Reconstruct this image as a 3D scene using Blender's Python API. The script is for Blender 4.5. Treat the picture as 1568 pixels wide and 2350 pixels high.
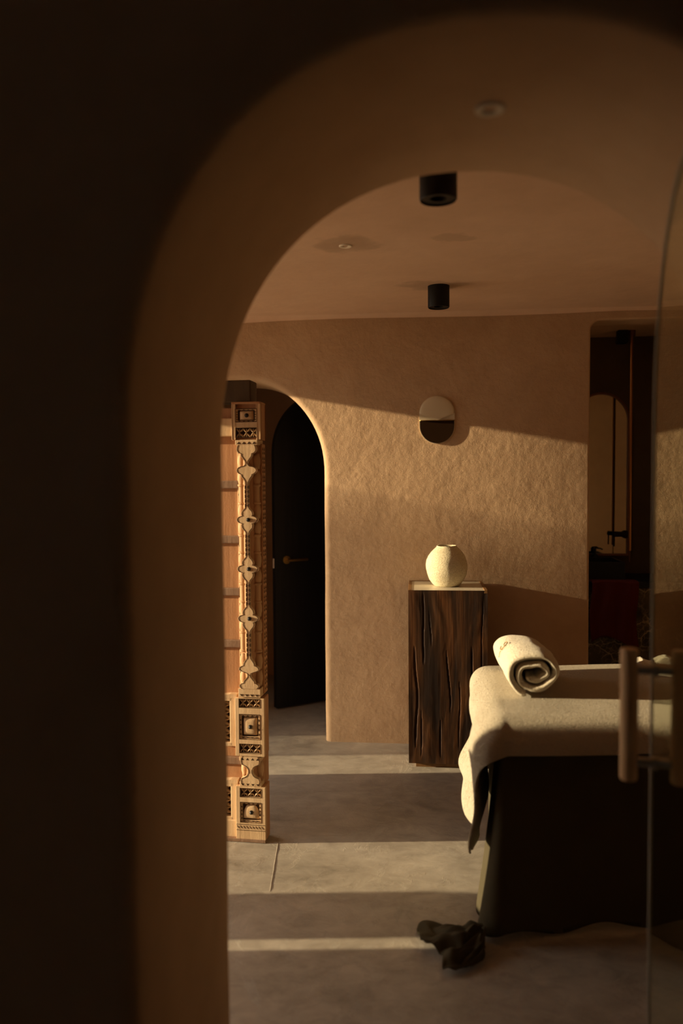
import bpy, bmesh, math, random
from mathutils import Vector, Matrix, noise
import numpy as np
for o in list(bpy.data.objects): bpy.data.objects.remove(o)
scene = bpy.context.scene
C = scene.collection
random.seed(7)
# ------------------------------------------------------------------ camera
F, H = 1820.0, 1.46
YAW, PITCH, ROLL = [math.radians(a) for a in (5.5, 2.5, 0.4)]
W_ = Vector((-math.sin(YAW)*math.cos(PITCH), math.cos(YAW)*math.cos(PITCH), -math.sin(PITCH)))
r0 = Vector((math.cos(YAW), math.sin(YAW), 0)); u0 = r0.cross(W_)
R_ = r0*math.cos(ROLL) - u0*math.sin(ROLL); U_ = u0*math.cos(ROLL) + r0*math.sin(ROLL)
cd = bpy.data.cameras.new('camera'); cam = bpy.data.objects.new('camera', cd); C.objects.link(cam)
cam.matrix_world = Matrix(((R_.x, U_.x, -W_.x, 0), (R_.y, U_.y, -W_.y, 0), (R_.z, U_.z, -W_.z, H), (0, 0, 0, 1)))
cd.sensor_fit = 'VERTICAL'; cd.sensor_height = 36.0; cd.lens = F/2350*36
cd.clip_start = 0.02; cd.clip_end = 200
cd.dof.use_dof = True; cd.dof.focus_distance = 3.55; cd.dof.aperture_fstop = 1.35
scene.camera = cam
# ------------------------------------------------------------------ world, sun, exposure
wd = bpy.data.worlds.new('sunset_sky'); scene.world = wd; wd.use_nodes = True
bg = wd.node_tree.nodes['Background']; bg.inputs[0].default_value = (1.0, 0.90, 0.76, 1); bg.inputs[1].default_value = 2.9
SUN_AZ, SUN_SLOPE = math.radians(6.2), 0.179
sl = bpy.data.lights.new('low_sun', 'SUN'); sl.energy = 8.6; sl.angle = math.radians(0.55); sl.color = (1.0, 0.79, 0.47)
so = bpy.data.objects.new('low_sun', sl); C.objects.link(so)
sdir = Vector((1, math.tan(SUN_AZ), -SUN_SLOPE)).normalized()
so.rotation_euler = sdir.to_track_quat('-Z', 'Y').to_euler(); so.location = (-6, 2, 4)
vs = scene.view_settings; vs.view_transform = 'Standard'; vs.look = 'None'; vs.gamma = 1; vs.use_curve_mapping = False
vs.exposure = 0.22
# ------------------------------------------------------------------ helpers
def at(px, py, **k):
    d = R_*((px-784)/F) - U_*((py-1175)/F) + W_
    o = Vector((0, 0, H))
    for a, i in (('x', 0), ('y', 1), ('z', 2)):
        if a in k: return o + d*((k[a]-o[i])/d[i])
def tag(o, label=None, cat=None, group=None, kind=None):
    if label: o['label'] = label
    if cat: o['category'] = cat
    if group: o['group'] = group
    if kind: o['kind'] = kind
    return o
def empty(name, loc, label, cat, kind=None, group=None):
    o = bpy.data.objects.new(name, None); C.objects.link(o); o.location = loc; o.empty_display_size = .05
    return tag(o, label, cat, group, kind)
class MB:
    def __init__(s): s.v = []; s.f = []
    def add(s, vs_, fs):
        n = len(s.v); s.v += [tuple(v) for v in vs_]; s.f += [tuple(i+n for i in f) for f in fs]; return s
    def box(s, a, b, bev=0):
        x0, y0, z0 = a; x1, y1, z1 = b
        if bev <= 0:
            return s.add([(x0,y0,z0),(x1,y0,z0),(x1,y1,z0),(x0,y1,z0),(x0,y0,z1),(x1,y0,z1),(x1,y1,z1),(x0,y1,z1)],
                     [(0,3,2,1),(4,5,6,7),(0,1,5,4),(1,2,6,5),(2,3,7,6),(3,0,4,7)])
        bm = bmesh.new(); bmesh.ops.create_cube(bm, size=1)
        for v in bm.verts: v.co = Vector(((x0+x1)/2+v.co.x*(x1-x0), (y0+y1)/2+v.co.y*(y1-y0), (z0+z1)/2+v.co.z*(z1-z0)))
        bmesh.ops.bevel(bm, geom=list(bm.edges), offset=bev, segments=2, affect='EDGES', profile=.5)
        bm.verts.index_update()
        s.add([v.co[:] for v in bm.verts], [[v.index for v in f.verts] for f in bm.faces]); bm.free(); return s
    def prism(s, pts, y0, y1):
        """outline in x,z (counter-clockwise seen from -y), extruded along y"""
        n = len(pts)
        vs_ = [(x, y0, z) for x, z in pts] + [(x, y1, z) for x, z in pts]
        return s.add(vs_, [tuple(range(n)), tuple(range(2*n-1, n-1, -1))] + [(i, n+i, n+(i+1) % n, (i+1) % n) for i in range(n)])
    def prismz(s, pts, z0, z1):
        n = len(pts)
        vs_ = [(x, y, z0) for x, y in pts] + [(x, y, z1) for x, y in pts]
        return s.add(vs_, [tuple(range(n-1, -1, -1)), tuple(range(n, 2*n))] + [(i, (i+1) % n, n+(i+1) % n, n+i) for i in range(n)])
    def tube(s, path, r, n=10, caps=True, rs=None):
        path = [Vector(p) for p in path]; rings = []
        for i, p in enumerate(path):
            d = (path[min(i+1, len(path)-1)] - path[max(i-1, 0)]).normalized()
            a = d.cross(Vector((0, 0, 1)) if abs(d.z) < .9 else Vector((1, 0, 0))).normalized(); b = d.cross(a)
            rr = rs[i] if rs else r
            rings.append([p + (a*math.cos(t) + b*math.sin(t))*rr for t in [2*math.pi*k/n for k in range(n)]])
        vs_ = [v[:] for rg in rings for v in rg]; fs = []
        for i in range(len(path)-1):
            for k in range(n): fs.append((i*n+k, i*n+(k+1) % n, (i+1)*n+(k+1) % n, (i+1)*n+k))
        if caps: fs += [tuple(range(n-1, -1, -1)), tuple(range((len(path)-1)*n, len(path)*n))]
        return s.add(vs_, fs)
    def lathe(s, prof, c, n=32, caps=True):
        vs_ = [(c[0]+r*math.cos(2*math.pi*k/n), c[1]+r*math.sin(2*math.pi*k/n), c[2]+z) for r, z in prof for k in range(n)]
        fs = [(i*n+k, i*n+(k+1) % n, (i+1)*n+(k+1) % n, (i+1)*n+k) for i in range(len(prof)-1) for k in range(n)]
        if caps: fs += [tuple(range(n-1, -1, -1)), tuple(range((len(prof)-1)*n, len(prof)*n))]
        return s.add(vs_, fs)
    def grid(s, fn, nu, nv):
        vs_ = [fn(i/nu, j/nv) for i in range(nu+1) for j in range(nv+1)]
        return s.add(vs_, [(i*(nv+1)+j, (i+1)*(nv+1)+j, (i+1)*(nv+1)+j+1, i*(nv+1)+j+1) for i in range(nu) for j in range(nv)])
    def build(s, name, mat, parent=None, smooth=False, world=True, angle=None):
        me = bpy.data.meshes.new(name); me.from_pydata(s.v, [], s.f); me.update()
        bm = bmesh.new(); bm.from_mesh(me); bmesh.ops.recalc_face_normals(bm, faces=bm.faces); bm.to_mesh(me); bm.free()
        o = bpy.data.objects.new(name, me); C.objects.link(o); me.materials.append(mat)
        if smooth:
            for p in me.polygons: p.use_smooth = True
            if angle: me.set_sharp_from_angle(angle=math.radians(angle))
        if parent:
            o.parent = parent
            if world:
                if parent.parent is None: o.matrix_parent_inverse = Matrix.Translation(-parent.location)
        return o
def nz(x, y, z, s=1.0): return noise.noise(Vector((x*s, y*s, z*s)))
def fbm(x, y, z, s=1.0, o=4):
    v = 0; a = 1
    for _ in range(o): v += a*noise.noise(Vector((x*s, y*s, z*s))); s *= 2.03; a *= .5
    return v
# ------------------------------------------------------------------ materials
class NT:
    def __init__(s, name):
        s.m = bpy.data.materials.new(name); s.m.use_nodes = True; s.t = s.m.node_tree; s.n = s.t.nodes
        s.b = s.n['Principled BSDF']; s.tc = s.n.new('ShaderNodeTexCoord').outputs['Object']
    def link(s, a, b): s.t.links.new(a, b)
    def map(s, scale=(1, 1, 1), rot=(0, 0, 0), src=None):
        m = s.n.new('ShaderNodeMapping'); m.inputs['Scale'].default_value = scale; m.inputs['Rotation'].default_value = rot
        s.link(src or s.tc, m.inputs[0]); return m.outputs[0]
    def noise(s, scale, detail=4, rough=.55, vec=None, dist=0):
        n = s.n.new('ShaderNodeTexNoise'); n.inputs['Scale'].default_value = scale; n.inputs['Detail'].default_value = detail
        n.inputs['Roughness'].default_value = rough; n.inputs['Distortion'].default_value = dist
        s.link(vec or s.tc, n.inputs['Vector']); return n.outputs['Fac']
    def voro(s, scale, feature='F1', vec=None):
        n = s.n.new('ShaderNodeTexVoronoi'); n.feature = feature; n.inputs['Scale'].default_value = scale
        s.link(vec or s.tc, n.inputs['Vector']); return n.outputs['Distance']
    def ramp(s, fac, stops):
        n = s.n.new('ShaderNodeValToRGB'); e = n.color_ramp.elements
        while len(e) < len(stops): e.new(.5)
        for k, (p, c) in enumerate(stops): e[k].position = p; e[k].color = (c[0], c[1], c[2], 1) if isinstance(c, (tuple, list)) else (c, c, c, 1)
        s.link(fac, n.inputs[0]); return n.outputs[0]
    def mix(s, fac, a, b, mode='MIX'):
        n = s.n.new('ShaderNodeMix'); n.data_type = 'RGBA'; n.blend_type = mode
        for i, v in ((0, fac), (6, a), (7, b)):
            if isinstance(v, (int, float)): n.inputs[i].default_value = v
            elif isinstance(v, tuple): n.inputs[i].default_value = (*v, 1)
            else: s.link(v, n.inputs[i])
        return n.outputs[2]
    def math(s, op, a, b=None):
        n = s.n.new('ShaderNodeMath'); n.operation = op
        for i, v in ((0, a), (1, b)):
            if v is None: continue
            if isinstance(v, (int, float)): n.inputs[i].default_value = v
            else: s.link(v, n.inputs[i])
        return n.outputs[0]
    def bump(s, h, dist=.002, strength=1.0, prev=None):
        n = s.n.new('ShaderNodeBump'); n.inputs['Distance'].default_value = dist; n.inputs['Strength'].default_value = strength
        s.link(h, n.inputs['Height'])
        if prev: s.link(prev, n.inputs['Normal'])
        return n.outputs[0]
    def out(s, col=None, rough=.6, nrm=None, metal=0, spec=None, **k):
        if isinstance(col, tuple): s.b.inputs['Base Color'].default_value = (*col, 1)
        elif col: s.link(col, s.b.inputs['Base Color'])
        if isinstance(rough, (int, float)): s.b.inputs['Roughness'].default_value = rough
        else: s.link(rough, s.b.inputs['Roughness'])
        if nrm: s.link(nrm, s.b.inputs['Normal'])
        s.b.inputs['Metallic'].default_value = metal
        if spec is not None: s.b.inputs['Specular IOR Level'].default_value = spec
        for a, v in k.items(): s.b.inputs[a].default_value = v
        return s.m
def plaster(name, c1, c2, c3, grain=.0012, lump=.006):
    t = NT(name); a = t.noise(1.3, 5, .6); b = t.noise(7, 5, .65)
    col = t.ramp(t.mix(.4, a, b), [(.34, c1), (.5, c2), (.66, c3)])
    n1 = t.bump(t.noise(4.5, 3, .55), lump); n2 = t.bump(t.noise(28, 3, .55), lump*.34, 1, n1)
    n3 = t.bump(t.noise(330, 2, .6), grain, 1, n2)
    return t.out(col, .85, n3, spec=.2)
M = {}
M['plaster'] = plaster('clay_plaster', (.44, .29, .175), (.50, .335, .205), (.56, .385, .24), .0016, .010)
M['ceil'] = plaster('ceiling_plaster', (.64, .44, .31), (.70, .485, .345), (.75, .53, .38), .0004, .004)
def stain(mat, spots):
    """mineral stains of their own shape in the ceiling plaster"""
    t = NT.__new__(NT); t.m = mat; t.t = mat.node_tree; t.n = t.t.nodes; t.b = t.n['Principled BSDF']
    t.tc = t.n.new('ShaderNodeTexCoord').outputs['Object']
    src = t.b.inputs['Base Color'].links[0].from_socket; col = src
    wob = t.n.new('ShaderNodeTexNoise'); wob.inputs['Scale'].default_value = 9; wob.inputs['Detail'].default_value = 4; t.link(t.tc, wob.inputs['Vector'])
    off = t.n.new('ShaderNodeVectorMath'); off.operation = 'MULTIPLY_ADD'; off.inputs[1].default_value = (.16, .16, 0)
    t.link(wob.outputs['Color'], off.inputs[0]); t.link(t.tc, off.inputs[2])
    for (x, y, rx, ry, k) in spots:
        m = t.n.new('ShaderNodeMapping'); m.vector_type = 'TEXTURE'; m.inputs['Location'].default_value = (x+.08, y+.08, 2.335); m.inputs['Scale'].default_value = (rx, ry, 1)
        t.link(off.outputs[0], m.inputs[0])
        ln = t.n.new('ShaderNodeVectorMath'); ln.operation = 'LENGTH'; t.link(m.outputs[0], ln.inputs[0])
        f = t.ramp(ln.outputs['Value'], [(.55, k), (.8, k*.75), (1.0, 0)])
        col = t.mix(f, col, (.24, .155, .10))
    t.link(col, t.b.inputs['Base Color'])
M['plaster_smooth'] = plaster('arch_plaster', (.53, .345, .21), (.59, .39, .24), (.65, .435, .275), .0003, .004)
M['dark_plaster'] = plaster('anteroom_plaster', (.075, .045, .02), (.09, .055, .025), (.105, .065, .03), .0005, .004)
def m_floor():
    t = NT('polished_concrete'); a = t.noise(1.6, 6, .65, dist=.4); b = t.noise(9, 6, .7, t.map((1, 1.6, 1)), .6)
    f = t.mix(.5, a, b)
    col = t.ramp(f, [(.34, (.225, .198, .165)), (.46, (.335, .296, .248)), (.55, (.40, .355, .298)), (.68, (.50, .445, .372))])
    ve = t.noise(3.2, 8, .7, dist=1.5)
    line = t.ramp(ve, [(.485, 0), (.5, 1), (.515, 0)])
    col = t.mix(t.math('MULTIPLY', line, .22), col, (.55, .47, .37))
    n1 = t.bump(t.noise(14, 5, .6), .0012); n2 = t.bump(line, .0006, 1, n1); n3 = t.bump(t.noise(160, 3, .6), .00025, 1, n2)
    return t.out(col, t.ramp(b, [(.3, .38), (.7, .62)]), n3, spec=.4)
M['floor'] = m_floor()
def m_carved(name, cs, sc=1):
    t = NT(name); v = t.map((38*sc, 38*sc, 3*sc)); a = t.noise(1, 5, .6, v); b = t.noise(6, 4, .6)
    col = t.ramp(t.mix(.4, a, b), [(.3, cs[0]), (.5, cs[1]), (.7, cs[2])])
    n = t.bump(a, .0012)
    n = t.bump(t.noise(120, 3, .6), .0005, 1, n)
    return t.out(col, .62, n, spec=.25)
M['carved'] = m_carved('weathered_carved_wood', ((.46, .30, .165), (.58, .40, .235), (.68, .50, .31)))
M['plank'] = m_carved('reddish_plank_wood', ((.30, .145, .065), (.40, .20, .095), (.48, .26, .13)))
M['column'] = m_carved('turned_column_wood', ((.36, .20, .10), (.46, .28, .15), (.54, .35, .20)))
M['strap'] = m_carved('grey_batten_wood', ((.17, .10, .065), (.23, .14, .09), (.29, .18, .12)))
M['groove_shade'] = NT('painted_groove_shade').out((.045, .022, .01), .9, spec=.1)  # dark colour stands in for shade inside carved lines, notches and recesses
M['pivot'] = m_carved('dark_pivot_wood', ((.045, .028, .014), (.07, .045, .022), (.09, .058, .03)))
M['iron'] = NT('dark_iron').out((.03, .028, .03), .45, metal=.7)
def m_reclaimed():
    t = NT('reclaimed_dark_timber')
    v = t.map((6.5, 6.5, 1.3)); a = t.noise(1, 5, .55, v, 1.7); v2 = t.map((48, 48, 2.6)); b = t.noise(1, 4, .6, v2, .8)
    col = t.ramp(a, [(.34, (.018, .007, .003)), (.45, (.045, .018, .006)), (.55, (.085, .033, .010)), (.66, (.165, .062, .018)), (.78, (.085, .034, .011))])
    col = t.mix(.42, col, t.ramp(b, [(.34, (.4, .36, .32)), (.5, (1.0, 1.0, 1.0))]), 'MULTIPLY')
    n = t.bump(a, .002); n = t.bump(b, .0008, 1, n)
    return t.out(col, t.ramp(b, [(.3, .6), (.7, .38)]), n, spec=.4)
M['timber'] = m_reclaimed()
def m_wood(name, c1, c2, rough=.5, sc=(30, 30, 2)):
    t = NT(name); a = t.noise(1, 4, .6, t.map(sc), .3)
    return t.out(t.ramp(a, [(.35, c1), (.65, c2)]), rough, t.bump(a, .0004), spec=.3)
M['rim'] = m_wood('pedestal_rim_wood', (.16, .075, .025), (.24, .12, .045))
M['grip'] = m_wood('oiled_handle_wood', (.62, .37, .19), (.72, .46, .25), .5)
M['stone'] = NT('cream_stone').out((.62, .55, .43), .35)
def m_terry(name, col, d=.006):
    t = NT(name); v = t.noise(175, 3, .8); w = t.noise(60, 2, .6)
    n = t.bump(w, d*.8); n = t.bump(v, d, 1, n)
    c2 = tuple(x*.86 for x in col)
    t.b.inputs['Sheen Weight'].default_value = .35; t.b.inputs['Sheen Roughness'].default_value = .5
    return t.out(t.ramp(v, [(.3, c2), (.7, col)]), .95, n, spec=.05)
M['terry'] = m_terry('cream_terry', (.76, .65, .475), .017)
M['terry_soft'] = m_terry('cream_terry_short_pile', (.76, .67, .51), .006)
M['band'] = m_terry('towel_woven_band', (.70, .60, .44), .0014)
M['stitch'] = NT('gold_thread').out((.33, .19, .06), .6)
def m_fabric(name, c):
    t = NT(name); n = t.bump(t.noise(420, 2, .6), .0006); n = t.bump(t.noise(14, 3, .6), .004, 1, n)
    return t.out(t.mix(t.noise(9, 4), tuple(x*.8 for x in c), c), .9, n, spec=.1)
M['skirt'] = m_fabric('dark_olive_cotton', (.070, .058, .035))
M['redcloth'] = m_fabric('dark_red_cotton', (.085, .012, .007))
def m_ceramic():
    t = NT('rough_cream_ceramic'); a = t.noise(230, 3, .7); v = t.noise(1, 4, .6, t.map((12, 12, 90)))
    n = t.bump(v, .002); n = t.bump(a, .0035, 1, n)
    return t.out(t.ramp(a, [(.34, (.46, .37, .22)), (.5, (.70, .62, .43)), (.7, (.76, .68, .5))]), .8, n, spec=.2)
M['ceramic'] = m_ceramic()
M['black'] = NT('black_powder_coat').out((.006, .006, .006), .5, spec=.25)
M['blackdoor'] = m_wood('black_stained_oak', (.006, .006, .006), (.011, .010, .010), .55, (60, 60, 2))
M['brass'] = NT('aged_brass').out((.50, .34, .12), .32, metal=1)
M['copper'] = NT('copper_tube').out((.42, .20, .075), .35, metal=1)
M['copperdark'] = NT('dark_copper_frame').out((.16, .06, .025), .45, metal=.6)
M['steel'] = NT('satin_steel').out((.46, .42, .36), .28, metal=1)
M['mirror'] = NT('mirror_glass').out((.56, .57, .47), .01, metal=1)
M['sconce_white'] = NT('cream_metal_dome').out((.62, .53, .38), .38, spec=.5)
M['sconce_dark'] = NT('dark_bronze').out((.024, .011, .004), .85, spec=.05)
M['lightdisc'] = NT('pale_lamp_lens').out((.80, .70, .58), .4)
M['soil'] = m_fabric('terrace_stone', (.62, .53, .40))
def m_glass():
    t = NT('clear_glass'); g = t.n.new('ShaderNodeBsdfGlass'); g.inputs['IOR'].default_value = 1.5; g.inputs['Roughness'].default_value = 0
    g.inputs['Color'].default_value = (.94, .96, .90, 1)
    t.link(g.outputs[0], t.n['Material Output'].inputs['Surface']); return t.m
M['glass'] = m_glass()
M['edgeglint'] = NT('painted_glass_glint').out((.44, .40, .33), .5)  # pale colour painted for light caught along the pane edge
def m_marble():
    t = NT('dark_brown_marble'); d = t.noise(5, 5, .6)
    vv = t.n.new('ShaderNodeVectorMath'); vv.operation = 'MULTIPLY_ADD'
    nn = t.n.new('ShaderNodeTexNoise'); nn.inputs['Scale'].default_value = 7; nn.inputs['Detail'].default_value = 5
    t.link(t.tc, nn.inputs['Vector']); t.link(nn.outputs['Color'], vv.inputs[0]); vv.inputs[1].default_value = (.16, .16, .16); t.link(t.tc, vv.inputs[2])
    e = t.voro(13, 'DISTANCE_TO_EDGE', vv.outputs[0]); e2 = t.voro(30, 'DISTANCE_TO_EDGE', vv.outputs[0])
    veins = t.mix(1.0, t.ramp(e, [(0, 1), (.05, 0)]), t.math('MULTIPLY', t.ramp(e2, [(0, 1), (.06, 0)]), .45), 'LIGHTEN')
    veins = t.math('MULTIPLY', veins, t.ramp(d, [(.42, 0), (.62, 1)]))
    base = t.ramp(t.noise(9, 5, .6), [(.35, (.022, .012, .004)), (.65, (.075, .048, .02))])
    return t.out(t.mix(veins, base, (.50, .38, .22)), .3)
M['marble'] = m_marble()
# ------------------------------------------------------------------ setting
YW = 4.299            # front of the back wall
ZC = 2.335            # ceiling
YA, YB = 1.175, 1.80  # arch wall, near and far faces
XL, XR = -2.0, 2.7
def struct(name, mb, mat, label, cat, **k):
    o = mb.build(name, mat, **k); return tag(o, label, cat, kind='structure')
def arch_outline(cx, a, zs, b, n=2.0, steps=40, z0=0.0):
    pts = []
    for k in range(9): pts.append((cx-a, z0+(zs-z0)*k/8))
    for k in range(1, steps):
        t = math.pi - math.pi*k/steps
        c, s = math.cos(t), math.sin(t)
        pts.append((cx + a*math.copysign(abs(c)**(2/n), c), zs + b*abs(s)**(2/n)))
    for k in range(9): pts.append((cx+a, zs-(zs-z0)*k/8))
    return pts
def wall_with_opening(mb, out, rect, y0, y1, r0_, r1_, wob=0.0, seed=0):
    """solid wall around an opening: rounded plaster arrises front and back"""
    x0, x1, z0, z1 = rect; n = len(out)
    nrm = []
    for i in range(n):
        a = Vector(out[max(i-1, 0)]); b = Vector(out[min(i+1, n-1)]); d = (b-a).normalized(); nrm.append((-d.y, d.x))
    def ring(o, y):
        res = []
        for i, (x, z) in enumerate(out):
            w = wob*nz(x*2.2+seed, y*1.5, z*2.2) if wob else 0
            zz = z + nrm[i][1]*(o+w)
            res.append((x + nrm[i][0]*(o+w), y, max(z0, zz) if i not in (0, n-1) else z0))
        return res
    cx = (out[0][0]+out[-1][0])/2
    zt = max(p[1] for p in out); zs = zt - (out[-1][0]-out[0][0])*.45
    rect_pts = []
    for i, (x, z) in enumerate(out):
        if z <= zs: rect_pts.append((x0 if x < cx else x1, z)); continue
        dx, dz = x-cx, max(z-zs, 1e-6)
        t = min((x1-cx)/dx if dx > 1e-6 else 1e9, (x0-cx)/dx if dx < -1e-6 else 1e9, (z1-zs)/dz)
        rect_pts.append((cx+dx*t, zs+dz*t))
    for cxr in (x0, x1):
        i = min(range(n), key=lambda i: (rect_pts[i][0]-cxr)**2 + (rect_pts[i][1]-z1)**2); rect_pts[i] = (cxr, z1)
    rings = [[(x, y0, z) for x, z in rect_pts]]
    rings.append(ring(r0_*1.0, y0))
    for k in range(1, 7):
        t = math.pi/2*k/6; rings.append(ring(r0_*(1-math.sin(t)), y0 + r0_*(1-math.cos(t))))
    m = 6
    for k in range(1, m): rings.append(ring(0, y0+r0_ + (y1-y0-r0_-r1_)*k/m))
    for k in range(0, 7):
        t = math.pi/2*k/6; rings.append(ring(r1_*(1-math.cos(t)), y1 - r1_*(1-math.sin(t))))
    rings.append([(x, y1, z) for x, z in rect_pts])
    vs_ = [p for rg in rings for p in rg]
    mb.add(vs_, [(i*n+j, (i+1)*n+j, (i+1)*n+j+1, i*n+j+1) for i in range(len(rings)-1) for j in range(n-1)])
    return mb
# floor and ceiling
fl = struct('floor', MB().box((XL-.2, -2.2, -.12), (XR+.2, 6.2, 0)), M['floor'], 'polished beige grey concrete floor crossed by bands of sunlight', 'floor')
a = at(641, 1918, z=0); b = at(620, 2046, z=0)
seam = MB()
L = [a.lerp(b, k/14) + Vector((.002*nz(k*1.3, 0, 0), 0, 0)) for k in range(15)]
seam.tube([(p.x, p.y, .0002) for p in L], .0018, 6, rs=[.0020*(.75+.5*nz(k*.9, 2, 1)) for k in range(15)])
seam.build('floor_seam', M['floor'], fl)
struct('ceiling', MB().box((XL-.2, YB-.02, ZC), (XR+.2, YW+.01, ZC+.15)), M['ceil'], 'smooth tan plaster ceiling over the treatment room', 'ceiling')
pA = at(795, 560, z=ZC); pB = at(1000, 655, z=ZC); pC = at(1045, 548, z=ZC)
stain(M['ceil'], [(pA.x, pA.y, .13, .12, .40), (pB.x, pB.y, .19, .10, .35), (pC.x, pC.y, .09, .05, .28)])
# back wall : arched doorway panel + wide bathroom opening, one solid wall
bw = MB()
DCX, DA = -.985, .475
door_out = arch_outline(DCX, DA, 1.47, .525, 2.15)
XS = .55
wall_with_opening(bw, door_out, (XL, XS, 0, ZC), YW, YW+.42, .035, .03, .006, 3.1)
BX0, BX1, BZ = .905, 1.80, 2.272
rr = .05
bo = [(BX0, BZ*k/9*.9) for k in range(9)] + [(BX0+rr-rr*math.cos(t), BZ-rr+rr*math.sin(t)) for t in [math.pi/2*k/6 for k in range(7)]]
bo += [(BX0+rr+(BX1-BX0-2*rr)*k/8, BZ) for k in range(1, 8)]
bo += [(BX1-rr+rr*math.sin(t), BZ-rr+rr*math.cos(t)) for t in [math.pi/2*k/6 for k in range(7)]] + [(BX1, BZ*.9*(8-k)/9) for k in range(9)]
wall_with_opening(bw, bo, (XS, XR, 0, ZC), YW, YW+.16, .012, .012, .003, 8.0)
struct('wall_back', bw, M['plaster'], 'rough clay plaster wall raked by low sun, with an arched doorway', 'wall', smooth=True, angle=40)
# small plaster cove between back wall and ceiling
cv = MB()
def cove(u, v):
    x = XL + u*(XR-XL); t = v*math.pi/2; r = .045 + .022*nz(x*1.4, 3, 0)
    return (x, YW + .004 - r*(1-math.sin(t)), ZC + .004 - r*(1-math.cos(t)))
cv.grid(cove, 60, 6)
struct('trim_1', cv, M['ceil'], 'soft plaster cove where the back wall meets the ceiling', 'trim', smooth=True)
# arch wall between anteroom and room
aw = MB()
arch_out = arch_outline(.105, .55, 1.52, .602, 2.2, 56)
wall_with_opening(aw, arch_out, (XL, XR, 0, 2.75), YA, YB, .03, .022, .008, 0.4)
WF = struct('wall_front', aw, M['plaster_smooth'], 'thick smooth plaster wall with a wide arched passage', 'wall', smooth=True, angle=40)
from mathutils.bvhtree import BVHTree
ARCH = BVHTree.FromPolygons([v.co[:] for v in WF.data.vertices], [p.vertices[:] for p in WF.data.polygons])
# anteroom shell around the camera
ar = MB(); ar.box((XL-.15, -2.2, 0), (XL, YA, 2.75)); struct('wall_anteroom_left', ar, M['plaster_smooth'], 'dark plaster side wall of the anteroom beside the camera', 'wall')
ar = MB(); ar.box((XR, -2.2, 0), (XR+.15, YA, 2.75)); struct('wall_anteroom_right', ar, M['plaster_smooth'], 'dark plaster wall of the anteroom opposite the other side', 'wall')
ar = MB(); ar.box((XL-.15, -2.35, 0), (-1.3, -2.2, 2.75)); ar.box((-1.0, -2.35, 0), (XR+.15, -2.2, 2.75)); ar.box((-1.3, -2.35, 0), (-1.0, -2.2, 1.4)); ar.box((-1.3, -2.35, 1.8), (-1.0, -2.2, 2.75)); struct('wall_anteroom_back', ar, M['plaster_smooth'], 'end wall of the anteroom with a small opening added for fill light', 'wall')  # opening behind the camera added to let fill light reach the arch wall
ar = MB(); ar.box((XL-.15, -2.35, 2.75), (XR+.15, YB, 2.9)); struct('ceiling_anteroom', ar, M['plaster_smooth'], 'dark plaster ceiling of the anteroom', 'ceiling')
# facade on the left with two tall openings facing the sun
lw = MB()
def fbox(y0, y1, z0, z1): lw.box((XL-.15, y0, z0), (XL, y1, z1))
TA = math.tan(SUN_AZ)*1.4
AY0, AY1, AZ = 3.79-TA, 4.285, 2.165
BY0, BY1, BZH = 2.328-TA, 3.21-TA*.95, 1.915
fbox(YA, BY0, 0, 2.75); fbox(BY0, BY1, BZH, 2.75); fbox(BY0, BY0+.072, .40, 1.0); fbox(BY1, AY0, 0, 2.75); fbox(AY0, AY1, AZ, 2.75); fbox(AY1, 6.2, 0, 2.75)  # short infill in the lower opening added to block sun from floor and skirt
struct('wall_left', lw, M['plaster'], 'plaster facade with two tall openings that let the low sun in', 'wall')
struct('wall_right', MB().box((XR, YA, 0), (XR+.15, 6.2, 2.75)), M['plaster'], 'plaster side wall of the treatment room facing the facade', 'wall')
# terrace outside
struct('terrace', MB().box((-14, -8, -.25), (XL-.15, 14, -.02)), M['soil'], 'pale stone terrace outside the facade openings', 'terrace')
def blocker(y0, y1, z1, lab):
    r = empty('terrace_light_blocker', (XL-.4, (y0+y1)/2, -.02), lab, 'blocker', group='unseen stone blocks added to shade the floor')  # unseen block added to cast a dark band on the floor
    MB().box((XL-.5, y0, -.02), (XL-.2, y1, z1), .008).build('block_body', M['soil'], r)
    MB().box((XL-.47, y0+.03, z1), (XL-.23, y1-.03, z1+.006)).build('soil', M['pivot'], r)  # dark top of the added block
blocker(2.396-TA-.018, 2.647-TA-.018, .46, 'narrow low stone planter added unseen outside the shorter opening to shade the floor')
# unseen slatted screen added on the terrace to thin light on the lower wall
SCX = -4.6
sh = empty('added_light_screen', (SCX, 3.87, -.02), 'unseen slatted screen added outside the taller opening to dim the lower wall', 'screen')
SY0, SY1 = 3.64, 4.10
for y in (SY0, SY1-.012): MB().box((SCX-.02, y, -.02), (SCX+.02, y+.012, 2.10)).build('post', M['strap'], sh)
z = .62
while z < 2.14:
    hh = .0105 if z < 1.85 else .0105*(2.2-z)/.35+.001
    MB().box((SCX-.008, SY0+.012, z), (SCX+.008, SY1-.012, z+hh)).build('slat', M['strap'], sh); z += .0205
# vestibule behind the arched doorway
VY0, VY1 = YW+.42, 5.75
ve = MB(); ve.box((XL, VY1, 0), (.62, VY1+.1, ZC)); struct('wall_vestibule_back', ve, M['plaster_smooth'], 'dark end wall of the vestibule behind the arched doorway', 'wall')
ve = MB(); ve.box((XL, VY0-.02, 2.30), (.62, VY1+.1, 2.45)); struct('ceiling_vestibule', ve, M['plaster_smooth'], 'dark low ceiling of the vestibule', 'ceiling')
ve = MB(); ve.box((.53, VY0-.02, 0), (.63, VY1+.1, ZC)); struct('wall_vestibule_right', ve, M['plaster_smooth'], 'dark partition between vestibule and washroom', 'wall')
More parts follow.
